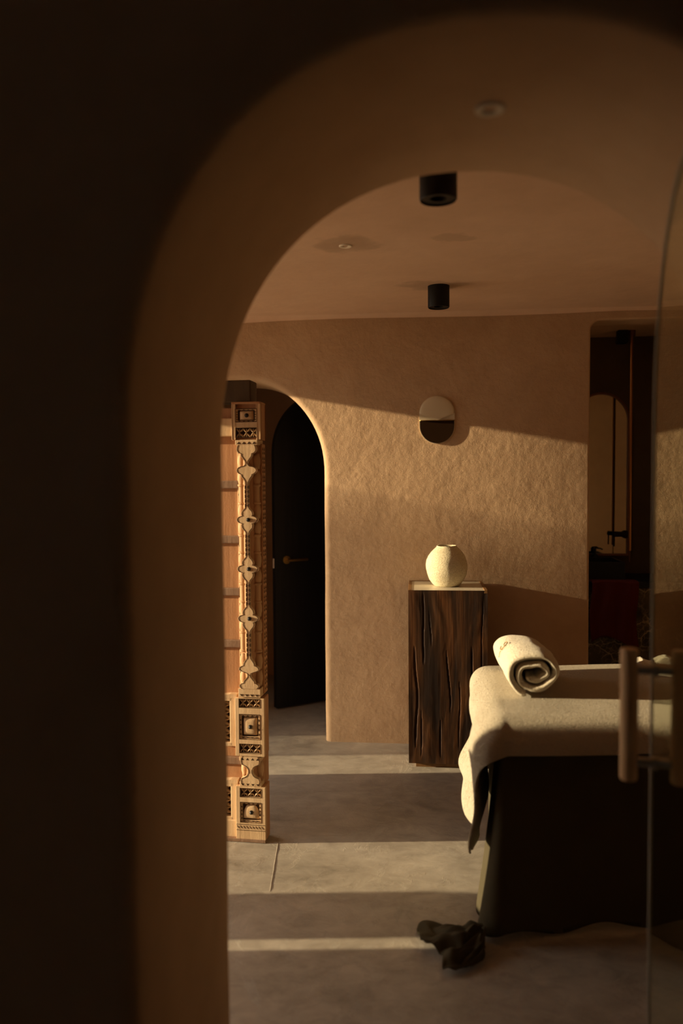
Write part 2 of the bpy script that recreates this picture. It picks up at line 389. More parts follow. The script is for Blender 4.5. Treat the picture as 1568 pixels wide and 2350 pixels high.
# washroom shell
WB = 5.2
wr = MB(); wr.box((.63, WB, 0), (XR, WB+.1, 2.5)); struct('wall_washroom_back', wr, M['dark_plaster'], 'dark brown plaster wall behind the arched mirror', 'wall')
wr = MB(); wr.box((.63, YW+.16, 2.335), (XR, WB+.1, 2.5)); struct('ceiling_washroom', wr, M['plaster_smooth'], 'brown plaster ceiling of the washroom', 'ceiling')
# ------------------------------------------------------------------ black arched door in the vestibule
d2 = empty('door_2', (-.88, 4.87, 0), 'black arched door standing ajar behind the arched doorway', 'door', kind='structure')
hd = Vector((.275, .194, 0)).normalized()   # along the leaf from the free edge to the hinge
nd = Vector((hd.y, -hd.x, 0))                # towards the camera
P0 = Vector((-.885, 4.865, 0)); DW = .82
leaf = MB(); out = arch_outline(DW/2, DW/2, 1.60, .41, 2.1, 40, .012)
n = len(out); vs_ = [(P0 + hd*x - nd*.0)[:2] + (z,) for x, z in out] + [(P0 + hd*x - nd*.042)[:2] + (z,) for x, z in out]
leaf.add(vs_, [tuple(range(n)), tuple(range(2*n-1, n-1, -1))] + [(i, n+i, n+(i+1) % n, (i+1) % n) for i in range(n)])
leaf.build('leaf', M['blackdoor'], d2)
hl = MB(); c0 = P0 + hd*.075 + Vector((0, 0, .945))
hl.tube([c0 + nd*.0, c0 + nd*.01], .026, 24)
ro = hl.build('rosette', M['brass'], d2, smooth=True, angle=40)
hl = MB(); hl.tube([c0 + nd*.01, c0+nd*.05], .010, 16); hl.tube([c0 + nd*.05 - hd*.012, c0 + nd*.05 + hd*.125], .0095, 16)
hl.build('handle', M['brass'], d2, smooth=True, angle=40)
lp = MB(); q = P0 - nd*.02 + Vector((0, 0, .945)); lp.box((q.x-.006, q.y-.008, q.z-.05), (q.x+.003, q.y+.008, q.z+.01)); lp.build('latch_plate', M['steel'], d2)
# ------------------------------------------------------------------ antique carved door leaf
YP = 3.068; XP = -.665
PX = 3.15/F
def zy(py): return at(572, py, y=YP).z
cdr = empty('carved_door_leaf', (XP, YP+.07, 0), 'antique carved wooden door leaf with studded post, standing before the arched doorway', 'carved leaf')
# planks and battens of the leaf
for k in range(4):
    x1 = XP-.035-.135*k; MB().box((x1-.133, YP+.05, .06), (x1, YP+.085, 1.74), .003).build('plank', M['plank'], cdr)
for py in (1112, 1240, 1362, 1483, 1755):
    z = zy(py); MB().box((XP-.57, YP+.036, z-.016), (XP-.04, YP+.052, z+.016), .004).build('batten', M['strap'], cdr)
z0, z1 = zy(1930), zy(1905)
MB().box((XP-.57, YP+.015, .01), (XP-.055, YP+.06, zy(1888)), .004).build('bottom_rail', M['carved'], cdr)
MB().box((XP-.57, YP+.02, zy(1000)), (XP-.055, YP+.06, zy(958)), .004).build('top_rail', M['carved'], cdr)
# post core : half octagon shaft
pc = MB()
def octo(hw, d0, front): return [(XP-hw, YP+.095), (XP-hw, YP+d0), (XP-front, YP+.012), (XP+front, YP+.012), (XP+hw, YP+d0), (XP+hw, YP+.095)]
pc.prismz(octo(.046, .052, .010), zy(1598), zy(1018)); pc.prismz(octo(.052, .055, .010), zy(1806), zy(1735))
core = pc.build('post_shaft', M['plank'], cdr)
def tri_rows(mb, x0, x1, z, h, n, y, up=True):
    for k in range(n):
        a_ = x0+(x1-x0)*(k+.15)/n; b_ = x0+(x1-x0)*(k+.85)/n
        pts = [(a_, z), (b_, z), ((a_+b_)/2, z+h)] if up else [(a_, z+h), ((a_+b_)/2, z), (b_, z+h)]
        mb.prism(pts, y-.0012, y+.002)
# side borders with dark triangles painted as notch shade
for s in (-1, 1):
    x = XP+s*.047; sb = MB(); sb.box((min(x-s*.008, x+s*.004), YP+.045, zy(1598)), (max(x-s*.008, x+s*.004), YP+.098, zy(1018)), .002)
    bo_ = sb.build('side_border', M['carved' if s < 0 else 'plank'], cdr)  # right border takes a darker wood colour, painting its shaded side
    nb = MB()
    k = 0; z = zy(1590)
    while z < zy(1030):
        if s > 0:
            for yy, w in ((YP+.058, .010), (YP+.082, .013)):
                off = .004*(k % 2)
                nb.add([(x+.0052, yy-w/2, z+off), (x+.0052, yy+w/2, z+off), (x+.0052, yy, z+.013+off), (x+.001, yy, z+.004)], [(0, 1, 2), (0, 1, 3), (1, 2, 3), (2, 0, 3)])
        else:
            nb.prism([(x-.001, z), (x+.005, z+.003), (x-.001, z+.010)], YP+.0442, YP+.047)
        z += .0185 if s > 0 else .034; k += 1
    tag(nb.build('notch_shade', M['groove_shade'], bo_), kind='stuff')
# half round columns between the rosettes
colz = [(1112, 1158), (1228, 1272), (1340, 1386), (1452, 1500)]
for s in (-1, 1):
    for (p0, p1) in colz:
        cx = XP + s*.030; cy = YP+.036
        h0, h1 = zy(p1), zy(p0)
        prof = [(.0165, 0), (.0165, .006), (.013, .010), (.013, h1-h0-.010), (.0165, h1-h0-.006), (.0165, h1-h0)]
        MB().lathe(prof, (cx, cy, h0), 14).build('column', M['column'], cdr, smooth=True, angle=35)
    for pq in (1078, 1193, 1306, 1420, 1540, 1770):
        zc = zy(pq); cx = XP+s*.030; cy = YP+.038
        for dz in (-.034, .034) if pq != 1770 else (0,):
            prof = [(.0125, -.030), (.0135, -.020), (.0165, -.008), (.0165, .008), (.0135, .020), (.0125, .030)]
            MB().lathe([(r, z) for r, z in prof], (cx, cy, zc+dz), 14).build('collar', M['column'], cdr, smooth=True)
# flat ornament strip with quatrefoils
def Q(c):
    h = [(36, 5), (30, 5.2), (27, 6.2), (24, 8.8), (21, 11.6), (17, 13.9), (13, 14.6), (10, 13.6), (8.6, 12.4), (8.1, 16), (7, 19.8), (5, 23), (2.5, 24.9), (0, 25.4)]
    return [(c-d, w) for d, w in h] + [(c+d, w) for d, w in reversed(h[:-1])]
prof = [(1021, 21), (1026, 23), (1031, 24), (1036, 22.5), (1039.5, 19), (1041, 14), (1046, 13.8), (1052, 9.5), (1058, 5.2), (1063, 4.2), (1067, 5.5), (1070, 9), (1071.5, 18), (1075, 23), (1079, 24.5), (1083, 23.5), (1087, 19), (1088.5, 14.5), (1093, 13.5), (1099, 8.5), (1106, 5.2), (1114, 4.8)]
for c in (1193, 1306, 1420): prof += Q(c)
prof += [(1463, 4.8), (1505, 5), (1512, 6.5), (1518, 11), (1524, 14.5), (1528, 14.5), (1529.5, 20), (1533, 24), (1537, 24.8), (1540.5, 21), (1543, 13), (1546, 6), (1550, 4.5), (1554, 5.5), (1559, 9.5), (1564, 14), (1568, 14.8), (1569.5, 20), (1573, 24), (1577, 23.5), (1581, 20)]
def strip(prof, name, depth=.016):
    zz = [zy(p) for p, w in prof]; ww = [w*PX for p, w in prof]
    mb = MB(); n = len(prof)
    vs_ = []
    for z, w in zip(zz, ww): vs_ += [(XP-w, YP, z), (XP+w, YP, z), (XP-w*.97, YP+depth, z), (XP+w*.97, YP+depth, z)]
    fs = []
    for i in range(n-1):
        a_ = 4*i; b_ = 4*(i+1)
        fs += [(a_, a_+1, b_+1, b_), (a_+2, b_+2, b_+3, a_+3), (a_, b_, b_+2, a_+2), (a_+1, a_+3, b_+3, b_+1)]
    fs += [(0, 2, 3, 1), (4*n-4, 4*n-3, 4*n-1, 4*n-2)]
    mb.add(vs_, fs); o = mb.build(name, M['carved'], cdr)
    g = MB()
    for s in (-1, 1):
        g.tube([(XP+s*max(w-.0042, .0028), YP-.0001, z) for z, w in zip(zz, ww)], .0011, 5)
    g.build('groove_shade_line', M['groove_shade'], o)
    return o
st = strip(prof, 'ornament_strip')
prof2 = [(1737, 20), (1741, 23), (1748, 24), (1755, 22), (1758, 14), (1762, 9), (1768, 6), (1774, 6), (1780, 9), (1784, 14), (1787, 22), (1793, 24.5), (1799, 23), (1803, 20)]
st2 = strip(prof2, 'ornament_strip')
bd = MB()
for p0, p1 in ((1118, 1160), (1231, 1272), (1344, 1386), (1458, 1503)):
    m_ = 4
    for k in range(m_+1):
        z = zy(p0+(p1-p0)*k/m_)
        for s in (-1, 1):
            bd.prism([(XP+s*.0088, z-.0075), (XP+s*.0088, z+.0075), (XP+s*.0008, z)][::s], YP-.0012, YP+.002)
tag(bd.build('bead_notch_shade', M['groove_shade'], st), kind='stuff')
# carved blocks
def stud(x, z, y, parent, r=.0085):
    MB().lathe([(r, 0), (r*.9, .004), (r*.55, .009), (.0006, .012)], (0, 0, 0), 10)
    m = MB(); n_ = 10
    pr = [(r, 0), (r*.9, .004), (r*.55, .009), (.0006, .012)]
    vs_ = [(x+q*math.cos(2*math.pi*k/n_), y-h, z+q*math.sin(2*math.pi*k/n_)) for q, h in pr for k in range(n_)]
    m.add(vs_, [(i*n_+k, i*n_+(k+1) % n_, (i+1)*n_+(k+1) % n_, (i+1)*n_+k) for i in range(3) for k in range(n_)])
    m.build('iron_stud', M['iron'], parent, smooth=True)
for c in (1193, 1306, 1420): stud(XP+.004, zy(c), YP, st)
def framed_block(p0, p1, hw, name, xwin, depth):
    """block made of stiles and rails so that the carved windows are real recesses; xwin: list of (py0,py1,kind)"""
    top, bot = zy(p0), zy(p1); w = hw*PX
    cuts = sorted([(zy(b_), zy(a_), kind) for a_, b_, kind in xwin])
    ww = 25*PX
    mb = MB(); mb.box((XP-w*.985, YP+.014, bot), (XP+w*.985, YP+.078, top), .003); mb.build('block_core', M['plank'], cdr); mb = MB()  # core uses the darker plank colour to paint shade on the block sides
    for s in (-1, 1):
        x_a, x_b = XP+s*ww, XP+s*w
        mb.box((min(x_a, x_b), YP, bot), (max(x_a, x_b), YP+.015, top), .0015)
    z = bot
    for c0_, c1_, kind in cuts+[(top, top, None)]:
        if c0_-z > .002: mb.box((XP-ww, YP, z), (XP+ww, YP+.015, c0_), .0008)
        z = c1_
    blk = mb.build(name, M['carved'], cdr)
    for c0_, c1_, kind in cuts:
        h = c1_-c0_; zc = (c0_+c1_)/2
        bk = MB(); bk.box((XP-ww, YP+.0125, c0_), (XP+ww, YP+.0142, c1_)); bk.build('recess_ground', M['groove_shade'], blk)
        fr = MB()
        for (xa, za, xb, zb) in ((XP-ww, c0_, XP+ww, c0_), (XP-ww, c1_, XP+ww, c1_), (XP-ww, c0_, XP-ww, c1_), (XP+ww, c0_, XP+ww, c1_)):
            fr.tube([(xa, YP, za), (xb, YP, zb)], .0012, 4)
        if kind == 'star':
            sv = MB()
            for k in range(3):
                cx = XP + (k-1)*ww*.64; rx, rz = ww*.33, h*.46
                for t in range(8):
                    an = t*math.pi/4
                    ex, ez = (rx*max(-1, min(1, math.cos(an)*1.42)), rz*max(-1, min(1, math.sin(an)*1.42)))
                    if t in (0, 4): continue
                    wv = .0042 if t % 2 else .003
                    px_, pz_ = -math.sin(an)*wv, math.cos(an)*wv
                    mx, mz = ex*.62, ez*.62
                    sv.add([(cx, YP+.002, zc), (cx+mx+px_, YP+.011, zc+mz+pz_), (cx+ex, YP+.006, zc+ez), (cx+mx-px_, YP+.011, zc+mz-pz_), (cx+mx, YP+.003, zc+mz)],
                           [(0, 4, 1), (1, 4, 2), (2, 4, 3), (3, 4, 0)])
            tag(sv.build('star_carving', M['carved'], blk), kind='stuff')
            fr.build('groove_shade_line', M['groove_shade'], blk)
        else:
            fr.build('groove_shade_line', M['groove_shade'], blk)
            sw = MB(); iw = ww*.80; ih = h*.40
            for s in (-1, 1):
                sw.box((XP+s*ww*.9-ww*.1, YP+.004, c0_), (XP+s*ww*.9+ww*.1, YP+.014, c1_))
            sw.box((XP-ww*.8, YP+.004, c1_-h*.1), (XP+ww*.8, YP+.014, c1_)); sw.box((XP-ww*.8, YP+.004, c0_), (XP+ww*.8, YP+.014, c0_+h*.1))
            sw.build('sawtooth_frame', M['carved'], blk)
            tr = MB()
            tri_rows(tr, XP-ww*.85, XP+ww*.85, c1_-h*.095, h*.05, 4, YP+.003); tri_rows(tr, XP-ww*.85, XP+ww*.85, c0_+h*.03, h*.05, 4, YP+.003, False)
            for s in (-1, 1):
                for k in range(4):
                    z_ = c0_+h*(.14+.19*k); x_ = XP+s*ww*.82
                    tr.prism([(x_, z_), (x_+s*ww*.12, z_+h*.05), (x_, z_+h*.10)][::s], YP+.0028, YP+.006)
            tag(tr.build('sawtooth_shade', M['groove_shade'], blk), kind='stuff')
            N = 14; bs = MB(); bw_, bh_ = ww*.66, h*.36
            def boss(u, v):
                a_, b_ = 2*u-1, 2*v-1
                if kind == 'arch':
                    wtop = 1 - .45*max(0, b_)**2
                    a2 = a_*wtop*(1.1 - .12*b_)
                else: a2 = a_
                e = (1-abs(a_)**4)*(1-abs(b_)**4)
                return (XP+a2*bw_, YP+.0135-.0115*max(0, e)**.5, zc+b_*bh_)
            bs.grid(boss, N, N); ob = bs.build('boss', M['carved'], blk, smooth=True)
            stud(XP+.002, zc, YP+.003, blk, .009)
    return blk
framed_block(1008, 925, 33, 'carved_block', [(938, 968, 'square'), (982, 1004, 'star')], .1)
framed_block(1737, 1601, 34.5, 'carved_block', [(1603, 1625, 'star'), (1640, 1697, 'square'), (1707, 1731, 'star')], .1) if False else None
def flip(l): return l
framed_block(1603, 1736, 34.5, 'carved_block', [(1604.5, 1624.5, 'star'), (1640, 1697, 'square'), (1708, 1729, 'star')], .1)
framed_block(1806, 1932, 35, 'carved_block', [(1810, 1830, 'star'), (1842, 1888, 'arch')], .1)
# collars with little triangles between blocks and strips
for p0, p1, up in ((1009, 1021, True), (1581, 1601, False), (1738, 1747, True), (1795, 1806, False)):
    cb = MB(); cb.box((XP-26*PX, YP+.001, zy(p1)), (XP+26*PX, YP+.085, zy(p0)), .0015); o = cb.build('collar_band', M['carved'], cdr)
    t_ = MB(); tri_rows(t_, XP-24*PX, XP+24*PX, zy(p1)+.004, .0085, 4, YP+.001, up); tag(t_.build('sawtooth_shade', M['groove_shade'], o), kind='stuff')
# bottom hatching and shoe
hb = MB()
for k in range(9):
    x = XP-.056+.0125*k; z = zy(1899); hb.tube([(x, YP-.0002, z+.005), (x+.007, YP-.0002, z-.005)], .0012, 4)
hb.tube([(XP-.059, YP-.0002, zy(1893)), (XP+.06, YP-.0002, zy(1893))], .0011, 4); hb.tube([(XP-.059, YP-.0002, zy(1906)), (XP+.06, YP-.0002, zy(1906))], .0011, 4)
hb.build('groove_shade_line', M['groove_shade'], cdr)
MB().box((XP-.25, YP-.003, .001), (XP+.061, YP+.02, .014), .002).build('shoe_strip', M['strap'], cdr)
# carved side panels on the leaf, left of the post blocks
for p0, p1 in ((1612, 1712), (1810, 1884)):
    t_, b_ = zy(p0-7), zy(p1+7)
    m = MB(); x0, x1 = XP-.135, XP-.058
    m.box((x0-.03, YP+.02, b_), (x0+.012, YP+.06, t_), .003); m.box((x1-.030, YP+.02, b_), (x1, YP+.06, t_), .003)
    m.box((x0+.010, YP+.02, b_), (x1-.02, YP+.06, b_+.016), .002); m.box((x0+.010, YP+.02, t_-.016), (x1-.02, YP+.06, t_), .002)
    sp = m.build('side_panel', M['carved'], cdr)
    MB().box((x0+.01, YP+.047, b_+.01), (x1-.028, YP+.0495, t_-.01)).build('recess_ground', M['groove_shade'], sp)
    sv = MB(); k = 0; z = b_+.022
    while z < t_-.03:
        xa, xb = (x0+.014, x1-.032) if k % 2 else (x1-.032, x0+.014)
        sv.add([(xa, YP+.045, z-.004), (xa, YP+.045, z+.004), (xb, YP+.045, z+.018), (xb, YP+.045, z+.010), ((xa+xb)/2, YP+.030, z+.007)], [(0, 1, 4), (1, 2, 4), (2, 3, 4), (3, 0, 4)])
        z += .0145; k += 1
    tag(sv.build('star_carving', M['carved'], sp), kind='stuff')
    MB().add([(x1-.028, YP+.019, t_+.012), (x1, YP+.019, t_+.012), (x1, YP+.019, t_-.004), (x0-.01, YP+.019, t_-.004), (x0, YP+.019, t_+.006),
              (x1-.028, YP+.06, t_+.012), (x1, YP+.06, t_+.012), (x1, YP+.06, t_-.004), (x0-.01, YP+.06, t_-.004), (x0, YP+.06, t_+.006)],
             [(0, 1, 2, 3, 4), (9, 8, 7, 6, 5)] + [(i, 5+i, 5+(i+1) % 5, (i+1) % 5) for i in range(5)]).build('side_crest', M['carved'], sp)
MB().box((at(520, 900, y=YP).x-.05, YP+.02, zy(922)), (at(575, 900, y=YP).x, YP+.115, zy(870)), .006).build('pivot_block', M['pivot'], cdr)
MB().box((XP-.058, YP-.004, zy(927)), (XP+.058, YP+.08, zy(922)), .002).build('cap_moulding', M['plank'], cdr)
cdr.rotation_euler = (0, 0, math.radians(-3.2))
# ------------------------------------------------------------------ reclaimed timber pedestal
px0, px1, py0, py1, ph = -.048, .342, 3.938, 4.288, .897
pd = empty('timber_pedestal', ((px0+px1)/2, (py0+py1)/2, 0), 'tall dark reclaimed timber pedestal with cream stone top against the plaster wall', 'pedestal')
MB().box((px0+.036, py0+.02, 0), (px1-.036, py1-.02, .03)).build('plinth', M['rim'], pd)
cracks = [(.035, .10, .62, .012, .006), (.075, .52, .90, .010, .008), (.20, .28, .60, .007, .007), (.318, .40, .62, .008, .006), (.365, .25, .85, .006, .005), (.06, .05, .30, .006, .005), (.15, .05, .25, .007, .006), (.25, .1, .45, .005, .004), (.11, .6, .8, .005, .004)]
def relief(x, z):
    w = .05*fbm(x*2+4, 0, z*1.2, 3)
    h = .0030*fbm(x*9+w*6, 1.7, z*1.2, 1.0, 3) + .0002*nz(x*120, 3, z*5)
    h += .0025*abs(nz(x*7+w*4, 7, z*1.1))
    d = 0
    for cx, za, zb, wd_, dp in cracks:
        if za-.04 < z < zb+.04:
            t = max(0, min(1, (z-za)/.06, (zb-z)/.06)) if za < z < zb else 0
            xc = cx + .016*nz(cx*31, 5, z*4.2) + .035*(z-(za+zb)/2)*nz(cx*77, 2, 0)
            q = abs(x-xc)/(wd_*.5*(.55+.45*t)+1e-6)
            if q < 1: d = max(d, t*(1-q*q)*dp*1.6)
    return h + d
def pside(fn, nu, nv, name):
    m = MB(); m.grid(fn, nu, nv); return m.build(name, M['timber'], pd, smooth=True)
pw = px1-px0
zb0 = .024
pside(lambda u, v: (px0+u*pw, py0+relief(u*pw, zb0+v*(ph-zb0))*min(1, u*20, (1-u)*20, (1-v)*22, v*22), zb0+v*(ph-zb0)), 130, 200, 'front_board')
pside(lambda u, v: (px0, py0+u*(py1-py0), zb0+v*(ph-zb0)), 4, 20, 'side_board'); pside(lambda u, v: (px1, py0+u*(py1-py0), zb0+v*(ph-zb0)), 4, 20, 'side_board')
MB().box((px0+.001, py0+.03, zb0), (px1-.001, py1, ph-.012)).build('carcass', M['rim'], pd)
m = MB(); m.box((px0, py0, ph-.014), (px0+.016, py1, ph+.003), .0015); m.box((px1-.016, py0, ph-.014), (px1, py1, ph+.003), .0015); m.box((px0+.014, py1-.012, ph-.014), (px1-.014, py1, ph+.003)); m.build('top_rim', M['rim'], pd)
MB().box((px0+.016, py0+.002, ph-.009), (px1-.016, py1-.012, ph+.0005)).build('stone_top', M['stone'], pd)
# vase
vx, vy = .148, 4.105
vr = [(.055, 0), (.062, .001), (.074, .012), (.090, .035), (.101, .062), (.106, .090), (.1065, .110), (.103, .133), (.094, .155), (.080, .175), (.064, .191), (.053, .202), (.051, .208)]
vin = [(.047, .208), (.046, .200), (.058, .186), (.085, .160), (.097, .11), (.085, .05), (.05, .015), (.001, .012)]
pv = []
for i in range(len(vr)-1):
    for k in range(4): t = k/4; pv.append((vr[i][0]*(1-t)+vr[i+1][0]*t, vr[i][1]*(1-t)+vr[i+1][1]*t))
pv.append(vr[-1])
vm = MB(); vm.lathe(pv+vin, (vx, vy, ph+.0008), 72, caps=True)
vm.v = [(x + .0025*nz(x*18, y*18, z*18), y + .0025*nz(x*18+5, y*18, z*18), z + (.003*nz(x*22, y*22, 3) if z > ph+.19 else 0)) for x, y, z in vm.v]
tag(vm.build('vase', M['ceramic'], smooth=True), 'round rough cream ceramic vase on the timber pedestal', 'vase')
# ------------------------------------------------------------------ wall sconce
sx, sz_, sw_, shh = .104, 1.765, .094, .128
sc = empty('wall_sconce', (sx, YW, sz_-.128), 'oval wall sconce with cream upper dome and dark lower half on plaster wall', 'wall lamp')
def oval(k, n, top):
    t = math.pi*k/n
    return (sw_*math.cos(t), (shh-sw_) + sw_*math.sin(t)) if top else (sw_*math.cos(t), -(shh-sw_)-sw_*math.sin(t))
def half(u, v):     # u angle over the top, v from rim to crest
    x, z = oval(u*24, 24, True); z0_ = -.004
    r = math.cos(v*math.pi/2)**.6; d = .013*math.sin(v*math.pi/2)**.7
    return (sx + x*r, YW-.006-d, sz_+z0_ + (z-z0_)*r)
m = MB(); m.grid(half, 24, 10)
nb_ = 12   # lower closing lip of the dome
m.build('dome', M['sconce_white'], sc, smooth=True)
lip = MB(); pts = []
for k in range(25):
    v = k/24*2; vv_ = v if v <= 1 else 2-v; u = 0 if v <= 1 else 1
    p = half(u, min(vv_, .999)); pts.append((p[0], p[1]))
pts = [(x, y) for x, y in pts] + [(sx-sw_, YW-.002), (sx+sw_, YW-.002)]
lip.prismz(pts, sz_-.0055, sz_-.002); lip.build('lip', M['brass'], sc)
pl = MB(); o_ = [(sx+oval(k, 24, False)[0]*.97, sz_+oval(k, 24, False)[1]*.985-.0) for k in range(25)]
o_ = [(sx+sw_*.97, sz_-.004)] + o_ + [(sx-sw_*.97, sz_-.004)]
pl.prism(o_[::-1], YW-.009, YW-.001); pl.build('lower_plate', M['sconce_dark'], sc)
bp = MB(); o_ = [(sx+oval(k, 24, True)[0], sz_+oval(k, 24, True)[1]) for k in range(25)] + [(sx-oval(k, 24, True)[0], sz_-oval(k, 24, True)[1]) for k in range(25)]
bp.prism(o_, YW-.007, YW); bp.build('back_plate', M['sconce_white'], sc)
# ------------------------------------------------------------------ ceiling fittings
def downlight(x, y, r, h, lab):
    o = empty('ceiling_downlight', (x, y, ZC-h), lab, 'ceiling lamp', group='black cylinder downlights on the ceiling')
    MB().lathe([(r, h), (r, .004), (r-.002, 0), (r*.93, 0), (r*.93, .004), (r*.44, .005), (r*.40, .03), (.001, .03)], (x, y, ZC-h), 40).build('housing', M['black'], o, smooth=True, angle=35)
    MB().lathe([(r*.42, .0), (r*.36, .006), (.001, .008)], (x, y, ZC-h+.02), 24).build('lens', M['iron'], o, smooth=True)
    MB().lathe([(r*1.01, 0), (r*1.01, .003)], (x, y, ZC-.003), 40).build('ceiling_plate', M['black'], o, smooth=True, angle=35)
q = at(1007, 657, z=ZC)
downlight(q.x, q.y, .0495, .098, 'black cylinder downlight on the ceiling between the cove and the small disc spot')
downlight(.056, 2.14, .0495, .148, 'black cylinder downlight just inside the arched passage')
def spotdisc(c, nrm, r, lab):
    nrm = Vector(nrm).normalized(); c = Vector(c)
    o = empty('recessed_spot', c, lab, 'spotlight', group='small recessed ceiling spots')
    q = nrm.to_track_quat('Z', 'Y')
    def ring(pr, name, mat, n=28):
        m = MB(); vs_ = [c + q @ Vector((rr_*math.cos(2*math.pi*k/n), rr_*math.sin(2*math.pi*k/n), h)) for rr_, h in pr for k in range(n)]
        m.add([v[:] for v in vs_], [(i*n+k, i*n+(k+1) % n, (i+1)*n+(k+1) % n, (i+1)*n+k) for i in range(len(pr)-1) for k in range(n)]); m.build(name, mat, o, smooth=True)
    ring([(r, -.003), (r, .003), (r*.85, .005), (r*.45, .002), (r*.42, -.002)], 'trim_ring', M['lightdisc'])
    ring([(r*.43, -.001), (.0005, -.001)], 'lens', M['iron'] if r > .026 else M['lightdisc'])
p = at(793, 564, z=ZC); spotdisc((p.x, p.y, ZC), (0, 0, -1), .025, 'small pale recessed disc spot in the room ceiling')
p = at(1125, 257, z=2.12); hit = ARCH.ray_cast(Vector((p.x, p.y, 1.6)), Vector((0, 0, 1)))[0]; spotdisc((p.x, p.y, hit.z), (0, 0, -1), .028, 'small pale recessed spot in the arch soffit')
# ------------------------------------------------------------------ massage table
HT = .715; BX, BYF, BYB, BXE = .272, 2.497, 3.13, 2.15
mt = empty('massage_table', ((BX+BXE)/2, (BYF+BYB)/2, 0), 'padded massage table hidden under the dark cover and cream towel', 'massage table')
BROT = math.radians(7); cb_, sb_ = math.cos(BROT), math.sin(BROT)
def rb(mb):
    mb.v = [(x, y+(x-BX)*sb_/cb_, z) for x, y, z in mb.v]; return mb   # head end stays square to the room, long sides turned 7 degrees
rb(MB().box((BX+.03, BYF+.03, HT-.10), (BXE-.03, BYB-.03, HT-.018), .02)).build('padded_top', M['skirt'], mt, smooth=True)
for x in (BX+.12, BXE-.12):
    for y in (BYF+.1, BYB-.1): rb(MB().tube([(x, y, 0), (x, y, HT-.1)], .025, 12)).build('leg', M['pivot'], mt)
# terry cover draped over the end
RC = .075
def drape(s, t, a_, b_):
    """s<0 hangs over the left end, t<0 hangs over the front; returns a point of the towel"""
    sag = .0
    if s >= 0 and t >= 0:
        z = HT + .004*fbm(s, t, 0, 3, 2)
        return [BX+s, BYF+t, z]
    if t >= 0: ph_, dn = 0.0, -s
    elif s >= 0: ph_, dn = math.pi/2, -t
    else: ph_ = math.atan2(-t, -s); dn = math.hypot(s, t)
    # round the edge, then hang
    arc = RC*math.pi/2
    if dn < arc: an = dn/RC; ho, dz = RC*math.sin(an), RC*(1-math.cos(an))
    else: ho, dz = RC, RC + dn-arc
    ends = math.cos(ph_)
    tt = max(t, 0)
    lump = 0
    if dn > .05:
        g = min(1, (dn-.05)/.1)
        lump = g*(.013*math.sin(tt*17+.6+dn*3) + .012*math.sin(tt*9-1+dn*9) + .010*math.sin(dn*26+tt*4))*ends
        lump += g*.022*(math.sin(dn*19-1.2+tt*2.0))*ends
    fl_ = 0
    if t < 0 and s > 0:
        xx = s
        g = min(1, dn/.12)
        w_ = min(1, max(0, (xx-.35)/.25)); fl_ = g*(.010*math.sin(xx*5+.4) + w_*(.012*math.sin(xx*21+2) + .008*math.sin(xx*44)))
    if t < 0 and s <= 0:
        g = min(1, dn/.12); fl_ = g*.010*math.sin(.4)*(ph_/(math.pi/2)) + .03*math.sin(2*ph_)*g
    ho2 = ho + lump + fl_
    x = BX + max(s, 0) - ho2*math.cos(ph_) + (0 if s >= 0 else 0)
    y = BYF + max(t, 0) - ho2*math.sin(ph_)
    if t < 0 and s < 0:
        y += .05*min(1, dn/.4)*math.cos(ph_)**2; dz *= 1-.10*math.sin(2*ph_)*min(1, dn/.3)
    elif s < 0: y += .05*min(1, dn/.4)*max(0, 1-tt/.25)
    return [x, y, HT-dz]
A_, B_ = .50, .150
NS, NTT = 300, 210
s_vals = [-A_ + (A_+1.55)*k/NS for k in range(NS+1)]
t_vals = [-B_ + (B_+BYB-BYF)*k/NTT for k in range(NTT+1)]
mb = MB(); pts = []
for s in s_vals:
    for t in t_vals:
        p = drape(s, t, A_, B_)
        pts.append(tuple(p))
mb.add(pts, [(i*(NTT+1)+j, (i+1)*(NTT+1)+j, (i+1)*(NTT+1)+j+1, i*(NTT+1)+j+1) for i in range(NS) for j in range(NTT)])
tw = rb(mb).build('terry_cover', M['terry'], smooth=True)
tag(tw, 'large cream terry towel draped over the massage table end', 'towel')
sd = tw.modifiers.new('thickness', 'SOLIDIFY'); sd.thickness = .008; sd.offset = -1
# woven band woven across the hanging end
bnd = MB()
def bandf(u, v):
    t = .02 + u*(BYB-BYF-.04); p = drape(-(.215+.055*v), t, A_, B_); return (p[0]-.003, p[1], p[2])
bnd.grid(bandf, 60, 6); rb(bnd).build('woven_band', M['band'], tw, smooth=True)
